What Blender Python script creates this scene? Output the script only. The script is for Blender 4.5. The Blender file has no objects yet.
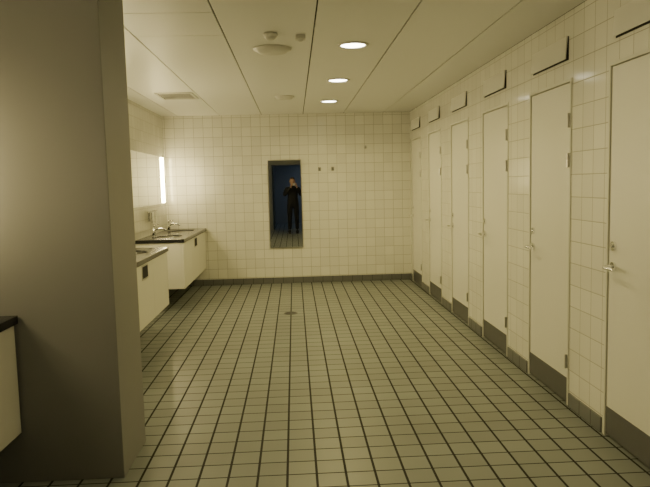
import bpy, bmesh, math, random
from mathutils import Vector, Matrix, Euler
random.seed(3)
D=bpy.data
# ---------------------------------------------------------------- constants
XR=1.750; XL=-1.896; YB=9.48; YF=-1.8; ZC=2.516; CAMZ=1.48
WARM=(1.0,0.82,0.29)
# ---------------------------------------------------------------- helpers
def link(o,parent=None):
    bpy.context.scene.collection.objects.link(o)
    if parent: o.parent=parent
    return o
def empty(name,loc=(0,0,0)):
    e=D.objects.new(name,None); e.empty_display_size=.1; e.location=loc
    return link(e)
def obj_bm(name,bm,mats,parent=None,smooth=False):
    me=D.meshes.new(name)
    bmesh.ops.recalc_face_normals(bm,faces=bm.faces)
    bm.to_mesh(me); bm.free()
    if not isinstance(mats,(list,tuple)): mats=[mats]
    for m in mats: me.materials.append(m)
    if smooth:
        for p in me.polygons: p.use_smooth=True
    return link(D.objects.new(name,me),parent)
def add_box(bm,x0,x1,y0,y1,z0,z1,mi=0,bev=0):
    vs=[bm.verts.new((x,y,z)) for x in (x0,x1) for y in (y0,y1) for z in (z0,z1)]
    idx=[(0,1,3,2),(4,6,7,5),(0,4,5,1),(2,3,7,6),(0,2,6,4),(1,5,7,3)]
    fs=[bm.faces.new([vs[i] for i in f]) for f in idx]
    for f in fs: f.material_index=mi
    if bev>0:
        es=list({e for f in fs for e in f.edges})
        r=bmesh.ops.bevel(bm,geom=es,offset=bev,segments=2,profile=.6,affect='EDGES')
        for f in r['faces']: f.material_index=mi
def box(name,x0,x1,y0,y1,z0,z1,mat,parent=None,bev=0):
    bm=bmesh.new(); add_box(bm,x0,x1,y0,y1,z0,z1,0,bev)
    return obj_bm(name,bm,mat,parent)
def add_tube(bm,pts,rad,seg=12,mi=0,squash=None):
    pts=[Vector(p) for p in pts]
    if not isinstance(rad,(list,tuple)): rad=[rad]*len(pts)
    rings=[]; up=None
    for i,p in enumerate(pts):
        t=(pts[min(i+1,len(pts)-1)]-pts[max(i-1,0)]).normalized()
        if up is None:
            up=Vector((0,0,1)) if abs(t.z)<.9 else Vector((0,1,0))
        a=t.cross(up).normalized(); b=a.cross(t).normalized(); up=b
        rings.append([bm.verts.new(p+(a*math.cos(k*2*math.pi/seg)+b*math.sin(k*2*math.pi/seg))*rad[i]) for k in range(seg)])
    for i in range(len(rings)-1):
        for k in range(seg):
            f=bm.faces.new((rings[i][k],rings[i][(k+1)%seg],rings[i+1][(k+1)%seg],rings[i+1][k])); f.material_index=mi
    for r in (rings[0],rings[-1]):
        f=bm.faces.new(r); f.material_index=mi
def rounded(pts,rad,n=4):
    pts=[Vector(p) for p in pts]; P=[];R=[]
    d0=(pts[0]-pts[1]).normalized(); d1=(pts[-1]-pts[-2]).normalized()
    for k in range(n):
        a=math.pi/2*(1-k/n); P.append(pts[0]+d0*rad[0]*math.sin(a)); R.append(max(rad[0]*math.cos(a),rad[0]*.08))
    for p,r in zip(pts,rad): P.append(p);R.append(r)
    for k in range(1,n+1):
        a=math.pi/2*(k/n); P.append(pts[-1]+d1*rad[-1]*math.sin(a)); R.append(max(rad[-1]*math.cos(a),rad[-1]*.08))
    return P,R
def add_ell(bm,c,r,u=24,v=16,mi=0,rot=None):
    m=Matrix.Translation(Vector(c))
    if rot: m=m@Euler(rot).to_matrix().to_4x4()
    m=m@Matrix.Diagonal((r[0],r[1],r[2],1))
    g=bmesh.ops.create_uvsphere(bm,u_segments=u,v_segments=v,radius=1,matrix=m)
    for vv in g['verts']:
        for f in vv.link_faces: f.material_index=mi
    return g['verts']
def add_lathe(bm,c,prof,seg=32,mi=0):
    rings=[]
    for r,z in prof:
        rings.append([bm.verts.new((c[0]+r*math.cos(k*2*math.pi/seg),c[1]+r*math.sin(k*2*math.pi/seg),c[2]+z)) for k in range(seg)])
    for i in range(len(rings)-1):
        for k in range(seg):
            f=bm.faces.new((rings[i][k],rings[i][(k+1)%seg],rings[i+1][(k+1)%seg],rings[i+1][k])); f.material_index=mi; f.smooth=True
    for r in (rings[0],rings[-1]):
        f=bm.faces.new(r); f.material_index=mi
# ---------------------------------------------------------------- materials
def mat(name,col,rough=.5,metal=0,spec=.5,emit=None,es=0,coat=0,noise=0,nscale=8):
    m=D.materials.new(name); m.use_nodes=True; nt=m.node_tree; b=nt.nodes['Principled BSDF']
    b.inputs['Base Color'].default_value=(*col,1); b.inputs['Roughness'].default_value=rough
    b.inputs['Metallic'].default_value=metal; b.inputs['Specular IOR Level'].default_value=spec
    b.inputs['Coat Weight'].default_value=coat
    if emit: b.inputs['Emission Color'].default_value=(*emit,1); b.inputs['Emission Strength'].default_value=es
    if noise:
        n=nt.nodes.new('ShaderNodeTexNoise'); n.inputs['Scale'].default_value=nscale; n.inputs['Detail'].default_value=4
        g=nt.nodes.new('ShaderNodeNewGeometry'); nt.links.new(g.outputs['Position'],n.inputs['Vector'])
        mx=nt.nodes.new('ShaderNodeMix'); mx.data_type='RGBA'
        mx.inputs[6].default_value=(*[c*(1-noise) for c in col],1); mx.inputs[7].default_value=(*[min(1,c*(1+noise)) for c in col],1)
        nt.links.new(n.outputs['Fac'],mx.inputs[0]); nt.links.new(mx.outputs[2],b.inputs['Base Color'])
        mr=nt.nodes.new('ShaderNodeMapRange'); mr.inputs[3].default_value=rough*.8; mr.inputs[4].default_value=min(1,rough*1.25)
        nt.links.new(n.outputs['Fac'],mr.inputs[0]); nt.links.new(mr.outputs[0],b.inputs['Roughness'])
    return m
def tilemat(name,axes,size,grout,tcol,gcol,rough=.15,offs=(0,0),var=.04,bump=.3,soil=0,spec=.5):
    m=D.materials.new(name); m.use_nodes=True; nt=m.node_tree; N=nt.nodes; L=nt.links; b=N['Principled BSDF']
    g=N.new('ShaderNodeNewGeometry'); s=N.new('ShaderNodeSeparateXYZ'); L.new(g.outputs['Position'],s.inputs[0])
    def M(op,a,bb=None,c=None):
        n=N.new('ShaderNodeMath'); n.operation=op
        for i,v in enumerate((a,bb,c)):
            if v is None: continue
            if isinstance(v,(int,float)): n.inputs[i].default_value=v
            else: L.new(v,n.inputs[i])
        return n.outputs[0]
    masks=[];hs=[];fl=[]
    for k,ax in enumerate(axes):
        v=M('DIVIDE',M('ADD',s.outputs[ax],offs[k]+50*size),size)
        fr=M('FRACT',v); fl.append(M('FLOOR',v))
        d=M('MULTIPLY',M('SUBTRACT',.5,M('ABSOLUTE',M('SUBTRACT',fr,.5))),size)
        masks.append(M('LESS_THAN',d,(grout[k] if isinstance(grout,tuple) else grout)/2))
        g0=(grout[k] if isinstance(grout,tuple) else grout)
        mr=N.new('ShaderNodeMapRange'); mr.interpolation_type='SMOOTHSTEP'
        mr.inputs[1].default_value=g0*.35; mr.inputs[2].default_value=g0*.35+.004; L.new(d,mr.inputs[0]); hs.append(mr.outputs[0])
    mask=M('MAXIMUM',masks[0],masks[1]); h=M('MINIMUM',hs[0],hs[1])
    cv=N.new('ShaderNodeCombineXYZ'); L.new(fl[0],cv.inputs[0]); L.new(fl[1],cv.inputs[1])
    wn=N.new('ShaderNodeTexWhiteNoise'); wn.noise_dimensions='3D'; L.new(cv.outputs[0],wn.inputs['Vector'])
    c1=N.new('ShaderNodeMix'); c1.data_type='RGBA'
    c1.inputs[6].default_value=(*[c*(1-var) for c in tcol],1); c1.inputs[7].default_value=(*[min(1,c*(1+var)) for c in tcol],1)
    L.new(wn.outputs['Value'],c1.inputs[0]); col=c1.outputs[2]
    nz=N.new('ShaderNodeTexNoise'); nz.inputs['Scale'].default_value=1.3; nz.inputs['Detail'].default_value=5; L.new(g.outputs['Position'],nz.inputs['Vector'])
    if soil:
        c3=N.new('ShaderNodeMix'); c3.data_type='RGBA'; c3.blend_type='MULTIPLY'
        mr=N.new('ShaderNodeMapRange'); mr.inputs[1].default_value=.35; mr.inputs[2].default_value=.7; mr.inputs[3].default_value=soil; mr.inputs[4].default_value=0
        L.new(nz.outputs['Fac'],mr.inputs[0]); L.new(mr.outputs[0],c3.inputs[0]); L.new(col,c3.inputs[6]); c3.inputs[7].default_value=(.6,.57,.5,1); col=c3.outputs[2]
    c2=N.new('ShaderNodeMix'); c2.data_type='RGBA'; L.new(mask,c2.inputs[0]); L.new(col,c2.inputs[6]); c2.inputs[7].default_value=(*gcol,1)
    L.new(c2.outputs[2],b.inputs['Base Color'])
    L.new(M('ADD',M('MULTIPLY',mask,.8-rough),rough),b.inputs['Roughness'])
    b.inputs['Specular IOR Level'].default_value=spec
    n2=N.new('ShaderNodeTexNoise'); n2.inputs['Scale'].default_value=9; n2.inputs['Detail'].default_value=1; L.new(g.outputs['Position'],n2.inputs['Vector'])
    hh=M('ADD',M('MULTIPLY',h,.0015),M('MULTIPLY',n2.outputs['Fac'],.0012))
    bp=N.new('ShaderNodeBump'); bp.inputs['Strength'].default_value=bump; bp.inputs['Distance'].default_value=1.0
    L.new(hh,bp.inputs['Height']); L.new(bp.outputs[0],b.inputs['Normal'])
    return m
T=.14
WT=(.80,.79,.72); WG=(.40,.385,.33)
m_tile_b=tilemat('wall_tile_back',(0,2),T,.0045,WT,WG,.12,offs=(.05,.04))
m_tile_s=tilemat('wall_tile_side',(1,2),T,.0045,WT,WG,.12,offs=(.0,.04))
m_floor=tilemat('floor_tile',(0,1),.15,(.0125,.009),(.225,.245,.235),(.008,.008,.009),.37,offs=(.075,.03),var=.08,bump=.35,soil=.3,spec=.45)
m_base_b=tilemat('base_tile_back',(0,2),.15,.006,(.15,.155,.155),(.05,.05,.05),.3,offs=(.05,.0))
m_base_s=tilemat('base_tile_side',(1,2),.15,.006,(.15,.155,.155),(.05,.05,.05),.3,offs=(.0,.0))
m_ceil=mat('ceiling_panel_paint',(.78,.78,.75),.38,noise=.02,nscale=2)
m_gap=mat('ceiling_joint',(.05,.05,.05),.9)
m_door=mat('door_laminate',(.80,.79,.73),.33,noise=.015,nscale=3)
m_frame=mat('door_frame_paint',(.66,.66,.60),.35)
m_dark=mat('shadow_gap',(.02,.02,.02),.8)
m_kick=mat('kickplate_steel',(.13,.13,.13),.38,metal=.3,noise=.1,nscale=12)
m_steel=mat('brushed_steel',(.62,.61,.58),.28,metal=1)
m_chrome=mat('chrome',(.85,.85,.85),.14,metal=1)
m_black=mat('black_stone',(.012,.012,.014),.22,noise=.3,nscale=40)
m_basin=mat('basin_steel',(.30,.30,.29),.3,metal=1)
m_cab=mat('cabinet_laminate',(.76,.75,.68),.35,noise=.02)
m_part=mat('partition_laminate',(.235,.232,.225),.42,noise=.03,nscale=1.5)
m_mirror=mat('mirror_glass',(.94,.95,.94),.0,metal=1)
m_plast=mat('white_plastic',(.66,.65,.6),.4)
m_grille=mat('grille_paint',(.66,.65,.6),.5)
m_lamp=mat('lamp_diffuser',(1,1,1),.4,emit=(1,.95,.78),es=16)
m_tube=mat('tube_diffuser',(1,1,1),.4,emit=(1,.82,.40),es=56)
m_corr=mat('corridor_wall_paint',(.24,.26,.28),.6,noise=.05)
m_front=mat('front_wall_paint',(.30,.31,.31),.6,noise=.05)
m_bluedoor=mat('blue_door_paint',(.03,.06,.09),.4)

# ---------------------------------------------------------------- room shell
box('floor',XL-.15,XR+.2,-5.2,YB+.15,-.1,0,m_floor)
box('wall_back',XL-.15,XR+.2,YB,YB+.15,0,ZC,m_tile_b)
box('wall_left',XL-.15,XL,YF,YB,0,ZC,m_tile_s)
DW=.705; PIT=1.175; FAR0=3.46
doors=[(FAR0+PIT*i-DW,FAR0+PIT*i) for i in range(-3,6)]
DH=2.10
bm=bmesh.new()
add_box(bm,XR+.07,XR+.2,YF,YB,0,ZC)
edges=[YF]+[e for d in doors for e in d]+[YB]
basebm=bmesh.new()
for k in range(0,len(edges),2):
    a,b=edges[k],edges[k+1]
    if b-a>.01:
        add_box(bm,XR,XR+.07,a,b,0,DH)
        add_box(basebm,XR-.012,XR,a+.02 if k else a,b-.02 if b<YB else b-.013,0,.09)
add_box(bm,XR,XR+.07,YF,YB,DH,ZC)
obj_bm('wall_right',bm,m_tile_s)
obj_bm('baseboard_right',basebm,m_base_s)
box('baseboard_back',XL+.0,XR,YB-.013,YB,0,.09,m_base_b)
box('baseboard_left',XL,XL+.012,3.67,YB-.013,0,.09,m_base_s)
PY0,PY1=3.17,3.64
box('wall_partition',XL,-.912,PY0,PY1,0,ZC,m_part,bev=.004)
bm=bmesh.new()
add_box(bm,XL,-.72,YF-.15,YF,0,ZC); add_box(bm,.42,XR,YF-.15,YF,0,ZC); add_box(bm,-.72,.42,YF-.15,YF,2.12,ZC)
obj_bm('wall_front',bm,m_front)
bm=bmesh.new()
add_box(bm,-1.6,-1.5,-5.2,YF-.15,0,ZC);add_box(bm,1.5,1.6,-5.2,YF-.15,0,ZC);add_box(bm,-1.6,1.6,-5.3,-5.2,0,ZC)
obj_bm('wall_corridor',bm,m_corr)
box('door_entrance_leaf',-.70,-.66,YF-.95,YF-.17,.01,2.08,m_bluedoor,bev=.003)
bm=bmesh.new()
add_box(bm,XL-.15,XR+.2,-5.2,YB+.15,ZC+.012,ZC+.12,1)
xs=[XL,-1.67,-1.06,-.45,.165,.765,1.36,XR]
for i in range(len(xs)-1):
    ys=[-5.2,-2.4,.6,2.8,YB]
    if i==2: ys=[-5.2,-2.4,.6,2.8,3.92,4.5,YB]
    if i==0 : ys=[-5.2,YB]
    for j in range(len(ys)-1):
        add_box(bm,xs[i]+(.005 if i else 0),xs[i+1]-.005,ys[j]+.004,ys[j+1]-.004,ZC,ZC+.02,0)
obj_bm('ceiling',bm,[m_ceil,m_gap])

# ---------------------------------------------------------------- toilet doors
for n,(y0,y1) in enumerate(doors):
    e=empty('door_%d'%(n+1),(0,0,0))
    bm=bmesh.new()
    t=.020
    add_box(bm,XR-.006,XR+.068,y0,y0+t,0,DH,0,.002); add_box(bm,XR-.006,XR+.068,y1-t,y1,0,DH,0,.002)
    add_box(bm,XR-.006,XR+.068,y0+t,y1-t,DH-t,DH,0,.002)
    obj_bm('frame',bm,m_frame,e)
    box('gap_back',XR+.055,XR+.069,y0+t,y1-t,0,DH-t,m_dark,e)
    a,b=y0+t+.005,y1-t-.005
    box('leaf',XR+.002,XR+.042,a,b,.012,DH-t-.005,m_door,e,.002)
    box('kickplate',XR-.001,XR+.003,a+.002,b-.002,.014,.175,m_kick,e)
    bm=bmesh.new()
    for z in (1.84,1.59,.29):
        add_tube(bm,[(XR-.012,a-.004,z-.045),(XR-.012,a-.004,z+.045)],.009,12)
        add_box(bm,XR-.008,XR+.003,a-.018,a+.024,z-.04,z+.04)
    obj_bm('hinges',bm,m_steel,e)
    bm=bmesh.new(); hy=b-.055; hz=.985
    add_tube(bm,[(XR+.002,hy,hz),(XR-.010,hy,hz)],.026,24)
    P=[(XR-.005,hy,hz),(XR-.050,hy,hz),(XR-.060,hy-.012,hz),(XR-.062,hy-.03,hz),(XR-.062,hy-.12,hz)]
    add_tube(bm,P,.011,12)
    add_tube(bm,[(XR+.002,hy,hz+.115),(XR-.010,hy,hz+.115)],.026,24)
    add_tube(bm,[(XR-.008,hy,hz+.115),(XR-.020,hy,hz+.115)],.010,12)
    obj_bm('lever_handle',bm,m_chrome,e)
    v=empty('transom_vent'); c=(y0+y1)/2; z0,z1=2.225,2.365
    box('flap_shadow',XR-.003,XR-.0005,c-.298,c+.29,z0-.006,z1,m_dark,v)  # dark sheet standing in for the flap's shadow at its near and lower edges
    bm=bmesh.new()
    pts=[(XR-.022,z0),(XR-.012,z1),(XR-.004,z1),(XR-.016,z0)]
    va=[bm.verts.new((x,c-.29,z)) for x,z in pts]; vb=[bm.verts.new((x,c+.29,z)) for x,z in pts]
    bm.faces.new(va); bm.faces.new(vb[::-1])
    for k in range(4): bm.faces.new((va[k],va[(k+1)%4],vb[(k+1)%4],vb[k]))
    obj_bm('flap',bm,m_door,v)

# ---------------------------------------------------------------- downlights
def downlight(x,y,power):
    e=empty('recessed_downlight'); r=.10
    bm=bmesh.new(); add_lathe(bm,(x,y,ZC),[(r+.018,0),(r+.016,-.007),(r,-.010),(r-.008,-.004),(r-.008,0)],40)
    obj_bm('trim_ring',bm,m_plast,e)
    bm=bmesh.new(); add_lathe(bm,(x,y,ZC),[(r-.009,-.0005),(r-.009,-.004),(r*.5,-.009),(.005,-.010)],40)
    obj_bm('diffuser',bm,m_lamp,e)
    l=D.lights.new('lamp','AREA'); l.shape='DISK'; l.size=.17; l.energy=power; l.color=WARM; l.spread=math.radians(160)
    o=link(D.objects.new('lamp',l),e); o.location=(x,y,ZC-.016)
for y,p in ((8.09,16),(6.47,13),(4.86,11),(3.24,6),(1.62,2.5)): downlight(.475,y,p)

# ---------------------------------------------------------------- ceiling fittings
bm=bmesh.new(); add_lathe(bm,(-.135,4.95,ZC),[(.145,0),(.145,-.010),(.12,-.016),(.11,-.03),(.05,-.034),(.004,-.034)],40)
obj_bm('ceiling_air_valve',bm,m_plast)
bm=bmesh.new(); add_lathe(bm,(-.08,7.6,ZC),[(.115,0),(.115,-.010),(.10,-.016),(.09,-.03),(.04,-.034),(.004,-.034)],40)
obj_bm('ceiling_air_valve.001',bm,m_plast)
bm=bmesh.new(); add_lathe(bm,(-.13,4.46,ZC),[(.05,0),(.05,-.018),(.04,-.034),(.02,-.045),(.003,-.046)],32)
obj_bm('smoke_detector',bm,m_plast)
bm=bmesh.new(); add_box(bm,.04,.11,4.50,4.57,ZC-.03,ZC,0,.006); add_ell(bm,(.075,4.535,ZC-.03),(.020,.020,.013))
obj_bm('motion_sensor',bm,m_plast)
e=empty('ceiling_vent_grille')
bm=bmesh.new(); gx0,gx1,gy0,gy1=-1.50,-1.09,7.12,7.62
for a in ((gx0,gx1,gy0,gy0+.03),(gx0,gx1,gy1-.03,gy1),(gx0,gx0+.03,gy0+.03,gy1-.03),(gx1-.03,gx1,gy0+.03,gy1-.03)):
    add_box(bm,a[0],a[1],a[2],a[3],ZC-.012,ZC)
for k in range(8):
    y=gy0+.042+k*.054
    add_box(bm,gx0+.03,gx1-.03,y,y+.017,ZC-.005,ZC-.003)
obj_bm('frame_and_slats',bm,m_grille,e)
box('dark_duct',gx0+.03,gx1-.03,gy0+.03,gy1-.03,ZC-.0015,ZC-.0003,m_dark,e)

# ---------------------------------------------------------------- washbasin counters
ZT=.865; ZBOT=.27
def slab(bm,x0,x1,y0,y1,zt,th,c,ra,rb):
    angs=sorted([k*2*math.pi/56 for k in range(56)]+[math.atan2(yy-c[1],xx-c[0])%(2*math.pi) for xx in (x0,x1) for yy in (y0,y1)])
    O=[];OB=[]
    prof=[(1,0,0),(1.0,-.012,0),(.97,-.03,1),(.9,-.09,1),(.72,-.13,1),(.4,-.15,1),(.06,-.155,1)]
    rings=[[] for _ in prof]
    for a in angs:
        ca,sa=math.cos(a),math.sin(a)
        t=1e9
        if ca>1e-9:t=min(t,(x1-c[0])/ca)
        if ca<-1e-9:t=min(t,(x0-c[0])/ca)
        if sa>1e-9:t=min(t,(y1-c[1])/sa)
        if sa<-1e-9:t=min(t,(y0-c[1])/sa)
        O.append(bm.verts.new((c[0]+ca*t,c[1]+sa*t,zt))); OB.append(bm.verts.new((c[0]+ca*t,c[1]+sa*t,zt-th)))
        for r,(s,dz,_) in zip(rings,prof): r.append(bm.verts.new((c[0]+ca*ra*s,c[1]+sa*rb*s,zt+dz)))
    n=len(angs)
    for k in range(n):
        j=(k+1)%n
        bm.faces.new((O[k],O[j],rings[0][j],rings[0][k])); bm.faces.new((O[k],OB[k],OB[j],O[j]))
        for i in range(len(prof)-1):
            f=bm.faces.new((rings[i][k],rings[i][j],rings[i+1][j],rings[i+1][k])); f.material_index=1 if prof[i+1][2] else 0; f.smooth=True
    f=bm.faces.new(rings[-1]); f.material_index=2
def faucet(e,y):
    bm=bmesh.new(); x=XL+.12
    add_tube(bm,[(x,y,ZT),(x,y,ZT+.008)],.028,24)
    add_tube(bm,[(x,y,ZT+.008),(x,y,ZT+.13)],[.021,.019],20)
    add_tube(bm,[(x,y,ZT+.085),(x+.05,y,ZT+.105),(x+.11,y,ZT+.105),(x+.145,y,ZT+.09),(x+.15,y,ZT+.075)],[.015,.014,.012,.012,.012],14)
    add_tube(bm,[(x,y,ZT+.13),(x,y,ZT+.145)],[.02,.012],16)
    add_tube(bm,[(x-.005,y,ZT+.14),(x+.07,y,ZT+.165)],[.008,.006],10)
    obj_bm('faucet',bm,m_chrome,e,True)
def counter(XF,y0,y1,basins,slots):
    e=empty('washbasin_counter')
    n=len(basins); bm=bmesh.new()
    for k,by in enumerate(basins):
        a=y0+(y1-y0)*k/n; b=y0+(y1-y0)*(k+1)/n
        slab(bm,XL+.001,XF+.015,a,b,ZT,.04,(XF-.25,by),.16,.22)
    obj_bm('countertop_with_basins',bm,[m_black,m_basin,m_dark],e)
    bm=bmesh.new()
    yy0,yy1=y0+.012,y1-.012
    k=max(2,round((yy1-yy0)/.75)); w=(yy1-yy0)/k
    for i in range(k): add_box(bm,XF-.02,XF,yy0+i*w+.0015,yy0+(i+1)*w-.0015,ZBOT,ZT-.041,0,.002)
    add_box(bm,XL+.001,XF-.022,yy0,yy0+.02,ZBOT,ZT-.041); add_box(bm,XL+.001,XF-.022,yy1-.02,yy1,ZBOT,ZT-.041)
    add_box(bm,XL+.001,XF-.022,yy0+.02,yy1-.02,ZBOT,ZBOT+.02)
    obj_bm('cabinet',bm,m_cab,e)
    for y in slots:
        box('waste_slot_frame',XF,XF+.004,y-.11,y+.11,ZT-.185,ZT-.055,m_steel,e,.001)
        box('waste_slot',XF+.003,XF+.005,y-.095,y+.095,ZT-.17,ZT-.068,m_dark,e)
    for by in basins: faucet(e,by)
counter(-1.335,7.54,YB-.005,[8.03,8.99],[8.5])
counter(-1.335,4.58,6.60,[5.1,6.12],[5.6])
counter(-1.405,.9,PY0-.004,[1.45,2.6],[])
def wall_mirror(y0,y1):
    e=empty('lit_wall_mirror')
    box('backing',XL,XL+.02,y0,y1,1.25,1.925,m_steel,e)
    box('glass',XL+.0205,XL+.024,y0+.08,y1-.08,1.255,1.92,m_mirror,e)
    for a in (y0+.005,y1-.075):
        box('light_strip',XL+.0205,XL+.045,a,a+.07,1.265,1.91,m_tube,e,.008)
wall_mirror(6.98,9.22); wall_mirror(4.5,6.5); wall_mirror(1.0,3.0)
for y in (8.26,8.44):
    bm=bmesh.new()
    add_box(bm,XL,XL+.02,y-.03,y+.03,1.05,1.18,0,.004)
    add_tube(bm,[(XL+.055,y,1.03),(XL+.055,y,1.16)],.032,20); add_tube(bm,[(XL+.055,y,1.16),(XL+.055,y,1.18)],[.032,.012],20)
    add_tube(bm,[(XL+.055,y,1.18),(XL+.055,y,1.195),(XL+.10,y,1.19)],.006,10)
    add_box(bm,XL+.015,XL+.03,y-.015,y+.015,1.09,1.12)
    obj_bm('soap_dispenser' ,bm,m_chrome)

# ---------------------------------------------------------------- back wall items
e=empty('tall_wall_mirror')
mx0,mx1,mz0,mz1=-.385,.118,.535,1.85
box('glass',mx0+.012,mx1-.012,YB-.012,YB-.008,mz0+.012,mz1-.012,m_mirror,e)
bm=bmesh.new()
add_box(bm,mx0,mx1,YB-.008,YB,mz0,mz1)
add_box(bm,mx0,mx0+.012,YB-.018,YB-.008,mz0,mz1);add_box(bm,mx1-.012,mx1,YB-.018,YB-.008,mz0,mz1)
add_box(bm,mx0+.012,mx1-.012,YB-.018,YB-.008,mz0,mz0+.012);add_box(bm,mx0+.012,mx1-.012,YB-.018,YB-.008,mz1-.012,mz1)
obj_bm('frame',bm,m_steel,e)
for x,z in ((.39,1.70),(.585,1.70),(1.08,2.01)):
    bm=bmesh.new(); s=.8 if z<2 else .6
    add_box(bm,x-.025*s,x+.025*s,YB-.009,YB-.001,z-.035*s,z+.035*s,0,.002)
    add_tube(bm,[(x,YB-.007,z),(x,YB-.045*s,z-.012),(x,YB-.06*s,z-.005),(x,YB-.064*s,z+.02)],[.008,.008,.008,.010],12)
    obj_bm('coat_hook',bm,m_basin)
bm=bmesh.new(); dx,dy=-.08,7.2
add_lathe(bm,(dx,dy,0),[(.08,.0005),(.08,.004),(.066,.004),(.066,.001)],32)
for k in range(-3,4):
    hw=math.sqrt(.064**2-(k*.018)**2); add_box(bm,dx-hw,dx+hw,dy+k*.018-.004,dy+k*.018+.004,.001,.004)
obj_bm('floor_drain',bm,m_kick)

# ---------------------------------------------------------------- photographer (seen in the mirror)
PX,PY=-.045,-.34
per=empty('photographer_person',(PX,PY,0))
m_skin=mat('skin',(.50,.30,.21),.5); m_hair=mat('hair',(.03,.02,.015),.6); m_shoe=mat('shoe_leather',(.02,.018,.016),.4)
m_eye=mat('eye_white',(.7,.7,.68),.2); m_iris=mat('iris',(.03,.02,.015),.2); m_lip=mat('lips',(.42,.18,.15),.5)
m_cl=D.materials.new('dark_clothing'); m_cl.use_nodes=True; nt=m_cl.node_tree; b=nt.nodes['Principled BSDF']; b.inputs['Roughness'].default_value=.85
g=nt.nodes.new('ShaderNodeNewGeometry'); s=nt.nodes.new('ShaderNodeSeparateXYZ'); nt.links.new(g.outputs['Position'],s.inputs[0])
r=nt.nodes.new('ShaderNodeValToRGB'); r.color_ramp.interpolation='CONSTANT'
mr=nt.nodes.new('ShaderNodeMath'); mr.operation='DIVIDE'; mr.inputs[1].default_value=2; nt.links.new(s.outputs[2],mr.inputs[0]); nt.links.new(mr.outputs[0],r.inputs[0])
r.color_ramp.elements[0].color=(.010,.011,.016,1); r.color_ramp.elements[1].position=.45; r.color_ramp.elements[1].color=(.014,.015,.02,1)
q=r.color_ramp.elements.new(.722); q.color=(.50,.30,.21,1)
nt.links.new(r.outputs[0],b.inputs['Base Color'])
V=[];R=[];E=[]
def vtx(p,rr,par=None):
    V.append(p);R.append(rr if isinstance(rr,tuple) else (rr,rr)); i=len(V)-1
    if par is not None:E.append((par,i))
    return i
pel=vtx((0,0,.93),(.165,.12)); wa=vtx((0,0,1.07),(.16,.12),pel); ch=vtx((0,-.01,1.23),(.18,.13),wa)
uc=vtx((0,-.01,1.345),(.15,.11),ch); nb=vtx((0,0,1.41),(.075,.075),uc); nk=vtx((0,.012,1.49),(.052,.056),nb)
CX,CZ=-PX,CAMZ; CY=-PY
for sg in (1,-1):
    sh=vtx((sg*.175,-.01,1.335),.078,uc); mid=vtx((sg*.225,.03,1.25),.066,sh); el=vtx((sg*.255,.09,1.15),.058,mid)
    fm=vtx(((sg*.255+CX+sg*.09)/2,.165,1.27),.050,el); wr=vtx((CX+sg*.088,CY-.095,CZ-.085),.034,fm)
    hp=vtx((sg*.090,0,.86),.108,pel); th=vtx((sg*.10,.005,.68),.092,hp); kn=vtx((sg*.105,.012,.49),.072,th)
    cf=vtx((sg*.110,-.01,.33),.066,kn); an=vtx((sg*.112,-.015,.10),.058,cf)
me=D.meshes.new('body'); me.from_pydata(V,E,[]); me.materials.append(m_cl)
bo=link(D.objects.new('body',me),per); sk=bo.modifiers.new('Skin','SKIN'); sk.use_smooth_shade=True
for i,rr in enumerate(R):
    me.skin_vertices[0].data[i].radius=rr
me.skin_vertices[0].data[0].use_root=True
su=bo.modifiers.new('Sub','SUBSURF'); su.levels=2; su.render_levels=2
bm=bmesh.new()
for sg in (1,-1):
    vs=add_ell(bm,(sg*.115,.055,.05),(.048,.14,.062),24,16)
    for v in vs:
        if v.co.z<.008: v.co.z=.008-0.0
        if v.co.y>.08: v.co.z=.008+(v.co.z-.008)*(1-.45*(v.co.y-.08)/.12)
    add_box(bm,sg*.115-.044,sg*.115+.044,-.075,.18,0,.018,0,.008)
obj_bm('shoes',bm,m_shoe,per,True)
HC=Vector((0,.03,1.578))
bm=bmesh.new(); vs=add_ell(bm,(0,0,0),(.076,.096,.118),48,36)
for v in vs:
    x,y,z=v.co
    if z<-.01:
        k=min(1,(-z-.01)/.105); v.co.x*=1-.30*k*k
        if y<0: v.co.y*=1-.45*k
        else: v.co.y=y*(1-.05*k)+.018*k
    if y>0:
        nzv=math.exp(-((x/.012)**2))*math.exp(-(((z+.018)/.022)**2)); v.co.y+=.024*nzv
        v.co.y+=.008*math.exp(-((x/.010)**2))*math.exp(-(((z-.005)/.03)**2))
        v.co.y-=.010*math.exp(-(((abs(x)-.032)/.016)**2))*math.exp(-(((z-.004)/.013)**2))
        v.co.y+=.005*math.exp(-((x/.05)**2))*math.exp(-(((z-.026)/.010)**2))
        v.co.y+=.006*math.exp(-((x/.02)**2))*math.exp(-(((z+.056)/.010)**2))
        v.co.y+=.007*math.exp(-((x/.02)**2))*math.exp(-(((z+.098)/.014)**2))
for f in bm.faces:
    c=f.calc_center_median()
    if c.y>.06 and abs(c.x)<.024 and abs(c.z+.056)<.007: f.material_index=2
for sg in (1,-1):
    add_ell(bm,(sg*.076,-.005,-.008),(.010,.020,.032),16,12,rot=(0,sg*.25,0))
for sg in (1,-1):
    add_ell(bm,(sg*.031,.073,.004),(.0135,.0125,.0105),16,12,3); add_ell(bm,(sg*.031,.082,.004),(.0055,.0045,.0055),12,8,4)
hv=add_ell(bm,(0,-.008,.012),(.084,.101,.116),40,28,1)
kill=[v for v in hv if (v.co.y>.045 and v.co.z<.070) or v.co.z<-.055 or (v.co.y>.015 and v.co.z<.02)]
bmesh.ops.delete(bm,geom=kill,context='VERTS')
bmesh.ops.translate(bm,vec=HC,verts=bm.verts)
obj_bm('head',bm,[m_skin,m_hair,m_lip,m_eye,m_iris],per,True)
bm=bmesh.new()
add_box(bm,CX-.047,CX+.047,CY-.048,CY-.024,CZ-.029,CZ+.029,0,.005)
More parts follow.
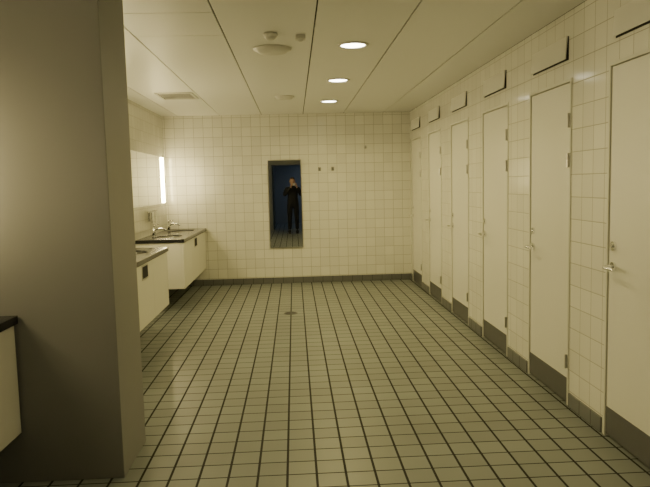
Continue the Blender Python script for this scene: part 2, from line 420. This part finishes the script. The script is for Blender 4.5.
add_tube(bm,[(CX,CY-.026,CZ),(CX,CY-.016,CZ),(CX,CY-.0155,CZ),(CX,CY-.008,CZ)],[.024,.024,.020,.019],24)
add_box(bm,CX-.036,CX-.022,CY-.025,CY-.023,CZ+.014,CZ+.022,1)
add_tube(bm,[(CX+.03,CY-.036,CZ+.028),(CX+.03,CY-.036,CZ+.033)],.007,14)
obj_bm('compact_camera',bm,[m_steel,m_plast],per)
for sg,nm in ((1,'hand_right'),(-1,'hand_left')):
    bm=bmesh.new()
    def ch_(pts,rad):
        P,Q=rounded([(CX+sg*p[0],CY+p[1],CZ+p[2]) for p in pts],rad); add_tube(bm,P,Q,12)
    ch_([(.090,-.100,-.090),(.086,-.075,-.055)],[.024,.025])
    add_ell(bm,(CX+sg*.080,CY-.055,CZ-.022),(.018,.030,.046),20,14,rot=(.45,0,0))
    for (z,l) in ((.014,.034),(-.003,.032),(-.019,.039)):
        ch_([(.078,-.042,z-.008),(.071,-.022,z-.003),(.060,-.0115,z),(l,-.0125,z+.001)],[.0095,.0088,.008,.0068])
    ch_([(.078,-.048,.012),(.068,-.040,.034),(.050,-.037,.041),(.034,-.036,.0405)],[.0095,.009,.0082,.007])
    ch_([(.082,-.070,-.035),(.066,-.067,-.018),(.048,-.060,-.008),(.032,-.058,-.002)],[.012,.0105,.0095,.008])
    obj_bm(nm,bm,m_skin,per,True)

e=empty('corridor_ceiling_lamp')
box('housing',.55,1.15,-3.9,-3.6,ZC-.05,ZC-.001,m_plast,e)
l=D.lights.new('lamp','AREA'); l.shape='RECTANGLE'; l.size=.55; l.size_y=.25; l.energy=8.5; l.color=(.58,.76,1.0)
o=link(D.objects.new('lamp',l),e); o.location=(.85,-3.75,ZC-.055)
# ---------------------------------------------------------------- world + camera
w=D.worlds.new('World'); bpy.context.scene.world=w; w.use_nodes=True
w.node_tree.nodes['Background'].inputs[0].default_value=(.5,.6,.8,1); w.node_tree.nodes['Background'].inputs[1].default_value=.02
cam=D.cameras.new('Camera'); cam.lens=35.0; cam.sensor_width=36; co=link(D.objects.new('Camera',cam))
R3=Matrix.Rotation(math.radians(-2.68),4,'Z')@Matrix.Rotation(math.radians(90-5.4),4,'X')@Matrix.Rotation(math.radians(-1.4),4,'Z')
co.matrix_world=Matrix.Translation((0,0,CAMZ))@R3
cam.clip_start=.02
bpy.context.scene.camera=co
